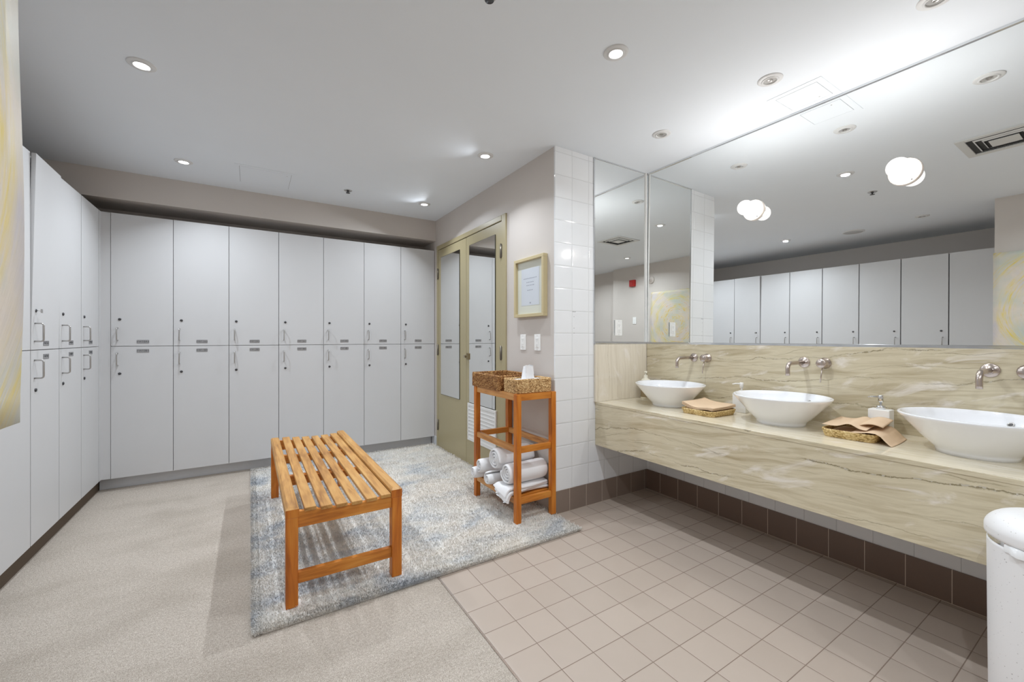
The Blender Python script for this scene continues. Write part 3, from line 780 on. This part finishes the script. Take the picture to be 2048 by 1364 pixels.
def woven(name, label, cat, loc, rz, hx, hy, r, h, mat, flare=.0, rows=6, strand=.012, amp=.0028, wall=.006, group=None):
    t = thing(name, label, cat, loc, rz, group)
    per = 2 * (hx + hy) * 2; ncol = max(24, int(per / strand)); nu = ncol * 4; nv = rows * 4
    vs = []; fs = []
    def ring(z, off, k, sgn):
        for i in range(nu):
            (x, y), (nx_, ny_) = rrect(hx, hy, r, i / nu)
            row = min(int(z / h * rows), rows - 1); fz = z / h * rows - row
            ph = 2 * PI * (i / 4) + (PI if row % 2 else 0) + fz * 2.2
            d = amp * (abs(math.sin(PI * fz)) * .8 + .5 * math.cos(ph)) * sgn + off + flare * (z / h)
            vs.append((x + nx_ * d, y + ny_ * d, z + .0006 * math.sin(ph)))
    for j in range(nv + 1): ring(h * j / nv, 0, j, 1)
    for j in range(nv, -1, -1): ring(max(h * j / nv, .004), -wall, j, -1)
    tot = 2 * (nv + 1)
    for j in range(tot - 1):
        for i in range(nu):
            k = (i + 1) % nu; fs.append((j * nu + i, j * nu + k, (j + 1) * nu + k, (j + 1) * nu + i))
    MB().add(vs, fs, 0, True).build('woven_side', mat, t, normals=True)
    pts = []
    for i in range(ncol * 3):
        (x, y), (nx_, ny_) = rrect(hx, hy, r, i / (ncol * 3)); d = flare - wall / 2 + .001 * math.cos(i * 2.1)
        pts.append((x + nx_ * d, y + ny_ * d, h + .0012 * math.sin(i * 2.1)))
    pts.append(pts[0])
    MB().tube(pts, wall * .62, 8, cap=False).build('rim', mat, t)
    fl = [rrect(hx - wall * .6, hy - wall * .6, max(r - .004, .004), i / 40)[0] for i in range(40)]
    MB().prism(fl, 2, 0.001, .005).build('woven_base', mat, t)
    return t
CT = .7192
woven('towel_tray', 'small woven straw tray of flat paper towels between the first two sinks', 'tray', (2.318, 1.474, CT), math.radians(-2), .108, .098, .024, .030, M['straw'], flare=.012, rows=4, strand=.011, amp=.0022, wall=.005, group='straw trays on the vanity')
woven('towel_tray', 'small woven straw tray of curling paper towels between the middle and third sinks', 'tray', (2.352, .768, CT), math.radians(2), .108, .090, .024, .034, M['straw'], flare=.012, rows=4, strand=.011, amp=.0022, wall=.005, group='straw trays on the vanity')

def napkin(label, fn, group, nu=22, nv=14, th=.0012):
    o = MB().sheet(fn, nu, nv, thick=th).build('paper_towel', M['kraft'])
    return tag(o, label, 'paper towel', group)
# flat stack in the first tray; long side along x
labs = ['brown paper towel at the bottom of the flat stack in the first tray', 'brown folded paper towel, second from the bottom in the first tray', 'brown folded paper towel, third from the bottom in the first tray', 'brown folded paper towel, just under the top sheet in the first tray', 'brown paper towel on top of the flat stack in the first tray']
for k in range(5):
    def fn(u, v, k=k):
        x = 2.325 + (.188 if k < 2 else .236) * (u - .5); y = 1.476 + (.168 if k < 2 else .196) * (v - .5)
        a = math.radians(-3 + k * 1.2); cx, cy = 2.32, 1.475
        X = cx + (x - cx) * math.cos(a) - (y - cy) * math.sin(a); Y = cy + (x - cx) * math.sin(a) + (y - cy) * math.cos(a)
        lift = (.010 + .001 * k) * (max(0, v - .45) / .55) ** 2 * 1.3 + .008 * (max(0, u - .5) * 2) ** 2 + .0035 * math.sin(v * 7 + k * .2) * (1 - u)
        return (X, Y, .7298 + (.0066 * k if k < 2 else .0235 + .0062 * (k - 2)) + (.0058 if k < 4 else .0012) + lift + .0012 * (k == 4))
    napkin(labs[k], fn, 'paper towels stacked in the first tray', th=.0044 if k < 4 else .0012)
# second tray: three thick folds inside, one curled, one draped over the side
for k in range(3):
    def fn(u, v, k=k):
        return (2.354 + .182 * (u - .5), .768 + .150 * (v - .5), .7308 + .0072 * k + .0016 * math.sin(u * 3) * k + .0016 * math.sin(v * 5) * k)
    napkin(['brown folded paper towel lying at the bottom of the second tray', 'brown folded paper towel in the middle of the pile in the second tray', 'brown folded paper towel on top of the pile in the second tray'][k], fn, 'paper towels piled in the second tray', th=.0050)
def curl(u, v):
    # u along y (far to near), v along x
    y = .868 - .165 * u
    z = .760 + .004 + .020 * math.exp(-((u - .62) / .20) ** 2) + .006 * (1 - u) - .0 * u
    if u > .82: z += .02 * (u - .82)
    return (2.262 + .205 * v, y, z + .014 * v + .004 * math.sin(v * 4) * u)
napkin('brown paper towel arching over the pile in the second tray', curl, 'paper towels piled in the second tray', 30, 12)
def fold(u, v):
    y = .742 - .085 * u; z = .7825 + .012 * math.sin(PI * min(u * .9, 1)) + .006 * v
    return (2.30 + .20 * v, y + .02 * v, z)
napkin('short folded paper towel lying against the arching one in the second tray', fold, 'paper towels piled in the second tray', 14, 10, .004)
def drape(u, v):
    P = [(.752, .7545), (.715, .7600), (.690, .7650), (.664, .7650), (.646, .7560), (.632, .7400), (.619, .7270), (.610, .7212)]
    s = u * (len(P) - 1); i = min(int(s), len(P) - 2); f = s - i
    y = P[i][0] * (1 - f) + P[i + 1][0] * f; z = P[i][1] * (1 - f) + P[i + 1][1] * f
    return (2.232 + .232 * v, y + .012 * v - .004 * math.sin(v * PI), z + .006 * v * (1 - u))
napkin('brown paper towel draped over the side of the second tray onto the counter', drape, 'paper towels piled in the second tray', 28, 12)

# ------------------------------------------------------------------ soap dispensers
def dispenser(y0, y1, metal, label):
    cx_, cy_ = 2.531, (y0 + y1) / 2
    t = thing('soap_dispenser', label, 'soap dispenser', (cx_, cy_, CT), group='square soap dispensers')
    hy = (y1 - y0) / 2
    MB().box(-.031, .031, -hy, hy, 0, .114).build('bottle_body', M['white_plastic'], t, .003)
    MB().lathe([(.017, .114), (.017, .130), (.013, .132)], seg=24).build('pump_collar', M[metal], t)
    MB().lathe([(.005, .130), (.005, .146), (.0105, .148), (.0105, .178), (.009, .180), (0, .180)], seg=20, cap=False).tube([(0, 0, .172), (-.020, .026, .172), (-.030, .040, .168)], [.0048, .004, .0032], 10).build('pump_head', M[metal], t)
dispenser(1.352, 1.432, 'white_plastic', 'square white soap dispenser with white pump behind the middle sink')
dispenser(.692, .772, 'chrome', 'square white soap dispenser with metal pump behind the second tray')
t = thing('hand_wash_bottle', 'clear hand wash bottle with cream shoulders and pump behind the sink by the end wall', 'bottle', (2.505, 2.095, CT))
MB().lathe([(.034, 0), (.036, .004), (.036, .118), (.036, .120)], seg=32).build('bottle_body', M['cream'], t)
MB().lathe([(.0363, .012), (.0363, .112)], seg=32, cap=False).build('bottle_label', M['label_brown'], t)
MB().lathe([(.0365, .118), (.0365, .128), (.030, .142), (.018, .150), (.014, .153), (.014, .172), (.006, .174), (.006, .190)], seg=32).build('bottle_shoulder', M['cream'], t)
MB().lathe([(.010, .190), (.011, .203), (0, .205)], seg=20, cap=False).tube([(0, 0, .198), (-.02, -.02, .197), (-.03, -.03, .192)], .004, 8).build('pump_head', M['cream'], t)

# ------------------------------------------------------------------ pedal bin
bx, by = 1.893, .156
t = thing('pedal_bin', 'white speckled round pedal bin in front of the vanity', 'bin', (bx, by, 0))
MB().lathe([(.0, .0), (.134, 0), (.136, .006), (.1385, .30), (.1405, .575), (.140, .582), (.134, .582), (.134, .30), (.0, .29)], seg=72, cap=False).build('bin_body', M['speckle'], t)
MB().lathe([(.1385, .576), (.1385, .604), (.136, .606), (.133, .604), (.133, .576)], seg=72, cap=False).build('chrome_rim', M['chrome'], t)
lid = [(.134, .598), (.1435, .597), (.1455, .600), (.146, .606)] + [(.146 * math.cos(k / 18 * PI / 2) ** .42, .618 + .050 * math.sin(k / 18 * PI / 2) ** 1.25) for k in range(19)]
MB().lathe(lid, seg=72, cap=False).build('lid', M['speckle'], t)
bag = MB()
n = 72; vs = []
for i in range(n):
    a = 2 * PI * i / n
    fr = math.sin(a * 9) * .3 + math.sin(a * 23 + 1) * .3
    low = .014 + .010 * max(0, math.cos(a - math.radians(232))) + .003 * fr
    out = .1425 + .0015 * fr + (.010 if abs((a - math.radians(152) + PI) % (2 * PI) - PI) < .10 else 0)
    vs += [(.1365 * math.cos(a), .1365 * math.sin(a), .597), (out * math.cos(a), out * math.sin(a), .592), ((out + .0005) * math.cos(a), (out + .0005) * math.sin(a), .588 - low)]
bag.add(vs, [f for i in range(n) for j in ((i + 1) % n,) for f in ((i * 3, j * 3, j * 3 + 1, i * 3 + 1), (i * 3 + 1, j * 3 + 1, j * 3 + 2, i * 3 + 2)) if math.cos(2 * PI * i / n - math.radians(228)) > -.02 or i in range(28, 34)], 0, True)
bag.build('liner_bag', M['liner'], t, normals=False)
MB().box(-.03, .03, -.165, -.128, .012, .024).build('pedal', M['chrome'], t, .003)

# ------------------------------------------------------------------ bench
BX0, BX1, BYF, BYB = .127, .627, 2.003, 3.500
t = thing('slatted_bench', 'slatted teak bench standing on the shag rug', 'bench', (.377, 2.75, .012)); o = t.location
LW = .048
for x0 in (BX0, BX1 - LW):
    for y0 in (BYF, BYB - LW):
        box('leg', M['wood_z'], x0, x0 + LW, y0, y0 + LW, .0125, .398, t, .003, o)
def rail(x0, x1):
    m = MB(); e = .016; z0, z1, zc = .398, .434, .4425; c = .010
    vs = []
    for y, dx, zt_ in ((BYF, 0, z1), (BYF + e, c, zc), (BYB - e, c, zc), (BYB, 0, z1)):
        vs += [(x0, y, z0), (x1, y, z0), (x1, y, z1), (x1 - dx, y, zt_), (x0 + dx, y, zt_), (x0, y, z1)]
    fs = []
    for k in range(3):
        for i in range(6):
            j = (i + 1) % 6; fs.append((k * 6 + i, k * 6 + j, (k + 1) * 6 + j, (k + 1) * 6 + i))
    m.add(vs, fs); k0 = len(m.v) - 24
    for f in ((0, 5, 2, 1), (18, 19, 20, 23)): m.f.append(tuple(k0 + i for i in f)); m.mi.append(1); m.sm.append(False)
    return m.build('side_rail', [M['wood_lit'], M['wood_z']], t, 0, o)
rail(BX0 - .001, BX0 + LW + .003); rail(BX1 - LW - .003, BX1 + .001)
SX = [(.199, .245, .4345), (.264, .310, .4275), (.328, .375, .4225), (.394, .440, .4195), (.460, .508, .4195), (.526, .572, .4225)]
for x0, x1, zt_ in SX:
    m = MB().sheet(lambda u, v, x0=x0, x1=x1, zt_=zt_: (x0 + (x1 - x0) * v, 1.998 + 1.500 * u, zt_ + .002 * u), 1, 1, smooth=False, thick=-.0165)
    m.build('seat_slat', M['wood_lit'], t, .0015, o, 1)
top = [(BX0 + LW, .421)] + [(x, zt_ - .0165) for x0, x1, zt_ in SX for x in (x0 - .004, x1 + .004)] + [(BX1 - LW, .410)]
def bearer(name, y0, y1, zb, parent=t):
    pts = top + [(BX1 - LW, zb), (BX0 + LW, zb)]
    return MB().prism(pts, 1, y0, y1).build(name, M['wood_x'], parent, .001, o, 1)
bearer('end_apron', 2.010, 2.034, .350); bearer('end_apron', 3.468, 3.490, .350)
bearer('cross_bearer', 2.552, 2.580, .366); bearer('cross_bearer', 3.016, 3.044, .366)
for y0 in (2.014, 3.462):
    box('stretcher', M['wood_x'], BX0 + LW, BX1 - LW, y0, y0 + .024, .106, .155, t, .002, o)

# ------------------------------------------------------------------ stand with baskets and towels
t = thing('storage_stand', 'tall narrow teak stand against the wall, baskets on top and towels below', 'stand', (1.55, 2.44, .012)); o = t.location
X0, X1, Y0, Y1, LW = 1.396, 1.706, 2.160, 2.742, .036
for x0 in (X0, X1 - LW):
    for y0 in (Y0, Y1 - LW):
        box('leg', M['wood_z'], x0, x0 + LW, y0, y0 + LW, .0125, .818, t, .002, o)
for z0, z1 in ((.776, .8185), (.448, .486), (.128, .168)):
    for x0 in (X0 + .006, X1 - LW + .006):
        box('long_rail', M['wood_y'], x0, x0 + .024, Y0 + LW, Y1 - LW, z0, z1, t, .0015, o)
    for y0 in (Y0 + .006, Y1 - LW + .006):
        box('short_rail', M['wood_x'], X0 + LW, X1 - LW, y0, y0 + .024, z0, z1, t, .0015, o)
box('top_shelf', M['wood_y'], X0 + .030, X1 - .030, Y0 + .030, Y1 - .030, .804, .8175, t, 0, o)
for k in range(6):
    yy = Y0 + .05 + k * .092; box('shelf_slat', M['wood_x'], X0 + .030, X1 - .030, yy, yy + .05, .150, .1665, t, .001, o)

bz = .8195
woven('storage_basket', 'large open seagrass basket on the stand, behind the tissue basket', 'basket', (1.538, 2.568, bz), 0, .148, .196, .018, .096, M['seagrass_dark'], rows=9, strand=.013, amp=.003, wall=.007, group='seagrass baskets on the stand')
woven('storage_basket', 'small seagrass basket holding tissues at the front of the stand', 'basket', (1.545, 2.256, bz), 0, .138, .078, .014, .086, M['seagrass'], rows=8, strand=.013, amp=.003, wall=.007, group='seagrass baskets on the stand')
t = thing('tissue_box', 'white tissue box with a tissue standing up in the small seagrass basket', 'tissue box', (1.55, 2.256, bz + .006))
MB().box(-.118, .118, -.058, .058, 0, .074).build('carton', M['paper'], t, .002)
def tissue(u, v):
    a = 2 * PI * u; h = v
    r = .047 - .016 * h + .004 * math.sin(5 * a + 2 * h)
    return (r * math.cos(a), .55 * r * math.sin(a) + .006 * math.sin(3 * a), .070 + .093 * h + .005 * h * math.sin(2 * a))
MB().sheet(tissue, 40, 10).build('tissue', M['towel'], t, normals=False)
# folded white cloth in the large basket
tag(MB().sheet(lambda u, v: (1.44 + .15 * u, 2.60 + .12 * v, bz + .062 + .004 * math.sin(u * 9) * math.cos(v * 7)), 12, 10, thick=.05).build('folded_cloth', M['towel']), 'small folded white cloth inside the large seagrass basket', 'cloth')

def roll(label, xe, y, z, r, length, turns=3.2, squash=1., rot=0., dx=0., loose=0.):
    """rolled towel, its spiral end at xe, axis along +x"""
    N = int(26 * turns); th = r / (turns + .6) * .74
    prof_o = []; prof_i = []
    for k in range(N + 1):
        a = rot + k / N * turns * 2 * PI
        ro = .008 + (r - .008) * (k / N)
        w = 1 + .02 * math.sin(a * 2.3 + y * 50)
        prof_o.append((ro * w * math.cos(a), ro * w * math.sin(a) * squash)); ri = max(ro - th, .002)
        prof_i.append((ri * w * math.cos(a), ri * w * math.sin(a) * squash))
    loop = prof_o + prof_i[::-1]; n = len(loop)
    segs = 10; vs = []; fs = []
    for s in range(segs + 1):
        f = s / segs; e = 1 - .10 * max(0, 1 - f * 12) - .08 * max(0, (f - .92) / .08)
        for i, (a, b) in enumerate(loop):
            k = min(i, n - 1 - i) / N
            tele = loose * (1 - k) * .02 * (1 if s == 0 else 0)
            nn = .0016 * pnoise(Vector((a * 40, b * 40, f * 6 + y * 9)))
            vs.append((xe + tele + length * f, y + a * e + nn + dx * f, z + b * e + nn - .004 * math.sin(PI * f)))
    for s in range(segs):
        for i in range(n):
            j = (i + 1) % n; fs.append((s * n + i, s * n + j, (s + 1) * n + j, (s + 1) * n + i))
    for s in (0, segs):
        for i in range(N): fs.append((s * n + i, s * n + i + 1, s * n + n - 2 - i, s * n + n - 1 - i))
    o = MB().add(vs, fs, 0, True).build('rolled_towel', M['towel'])
    o.modifiers.new('soft', 'SUBSURF').levels = 1; o.modifiers['soft'].render_levels = 1
    return tag(o, label, 'towel', 'white towels on the stand')
roll('small rolled white towel on top of the pile at the far end of the stand', 1.348, 2.590, .277, .052, .31, 2.6, 1.05, 1.0, loose=1)
roll('small rolled white towel lying lowest at the far end of the stand', 1.335, 2.650, .2165, .0440, .31, 2.4, 1., 2.2)
roll('small rolled white towel in the middle of the pile, its round end facing the bench', 1.345, 2.460, .2200, .050, .32, 2.2, 1.02, .4)
roll('thick rolled white towel on top of the pile under the middle rail', 1.385, 2.432, .352, .086, .290, 3.4, 1.0, .8)
roll('thick rolled white towel nearest the front, on the folded one', 1.378, 2.272, .3015, .074, .305, 3.6, 1.02, 2.6, loose=1)
# folded towel drooping over the rail
def droop(u, v, lay):
    L = .40 * u; th = .018
    y = 2.214 + .150 * v
    if L < .30: x = 1.690 - L; z = .1705 + th * (lay + 1)
    else:
        s = L - .30; a = min(s / .045, 1.2)
        x = 1.390 - .040 * math.sin(min(a, 1.57)) - .004 * lay; z = .1705 + th * (lay + 1) - .028 * (a ** 1.6) * (1.5 - v)
    z += .004 * math.sin(v * 9 + lay * 2 + u * 2) + .009 * math.sin(v * 11 + lay) * max(0, u - .7)
    return (x, y + .012 * math.sin(u * 5 + lay), z)
m = MB()
for lay in (0, 1, 2): m.sheet(lambda u, v, lay=lay: droop(u, v, lay), 34, 18, thick=-.0165)
o = m.build('folded_towel', M['towel']); o.modifiers.new('soft', 'SUBSURF').levels = 1; o.modifiers['soft'].render_levels = 1
tag(o, 'folded white towel at the bottom of the stand, drooping over the rail', 'towel', 'white towels on the stand')

# ------------------------------------------------------------------ shag rug
RX0, RX1, RY0, RY1 = .004, 1.704, 1.905, 4.335
def build_rug():
    m = MB()
    pts = [(RX0 + .85 + p[0][0], (RY0 + RY1) / 2 + p[0][1]) for p in (rrect(.85 - .035, (RY1 - RY0) / 2 - .035, .03, i / 60) for i in range(60))]
    m.prism(pts, 2, .0005, .011)
    pts = [(RX0 + .85 + p[0][0], (RY0 + RY1) / 2 + p[0][1]) for p in (rrect(.85 - .006, (RY1 - RY0) / 2 - .006, .03, i / 60) for i in range(60))]
    m.prism(pts, 2, .0003, .005)
    rnd = random.Random(3); vs = []; fs = []; nb = 0
    feet = [(BX0, BX0 + .048), (BX1 - .048, BX1)], [(BYF, BYF + .048), (BYB - .048, BYB)], [(1.396, 1.432), (1.670, 1.706)], [(2.160, 2.196), (2.706, 2.742)]
    def under(x, y):
        g = .011
        return (any(a - g < x < b + g for a, b in feet[0]) and any(a - g < y < b + g for a, b in feet[1])) or (any(a - g < x < b + g for a, b in feet[2]) and any(a - g < y < b + g for a, b in feet[3]))
    def blade(x, y, edge=0):
        if under(x, y): return
        a = rnd.uniform(0, 2 * PI); h = rnd.uniform(.008, .015); w_ = rnd.uniform(.0010, .0021); ln = rnd.uniform(.002, .009)
        b = a if not edge else rnd.gauss(edge[0], .7)
        dx, dy = math.cos(a) * w_, math.sin(a) * w_
        tx, ty = math.cos(b) * ln, math.sin(b) * ln
        z0 = .009 if not edge else rnd.uniform(.002, .010); k = len(vs)
        vs.extend([(x - dy, y + dx, z0), (x + dy, y - dx, z0), (x + tx * .5 + dy * .8, y + ty * .5 - dx * .8, z0 + h * .7), (x + tx * .5 - dy * .8, y + ty * .5 + dx * .8, z0 + h * .7), (x + tx * 1.2, y + ty * 1.2, z0 + h)])
        fs.append((k, k + 1, k + 2, k + 3)); fs.append((k + 3, k + 2, k + 4))
    for _ in range(105000):
        u = rnd.random() ** 1.35          # denser towards the near end, where blades show
        blade(rnd.uniform(RX0, RX1), RY0 + (RY1 - RY0) * u)
    for _ in range(15000):
        blade(rnd.uniform(RX0 + .01, RX1 - .01), RY0 + rnd.uniform(0, .04), edge=(-PI / 2,))
    for _ in range(9000):
        blade(RX0 + rnd.uniform(0, .035), rnd.uniform(RY0 + .01, RY1), edge=(PI,))
    m.add(vs, fs, 0, False)
    return m.build('shag_rug', M['rug'], normals=False)
rug = tag(build_rug(), 'pale grey shag rug with blue-grey patches under the bench and stand', 'rug')
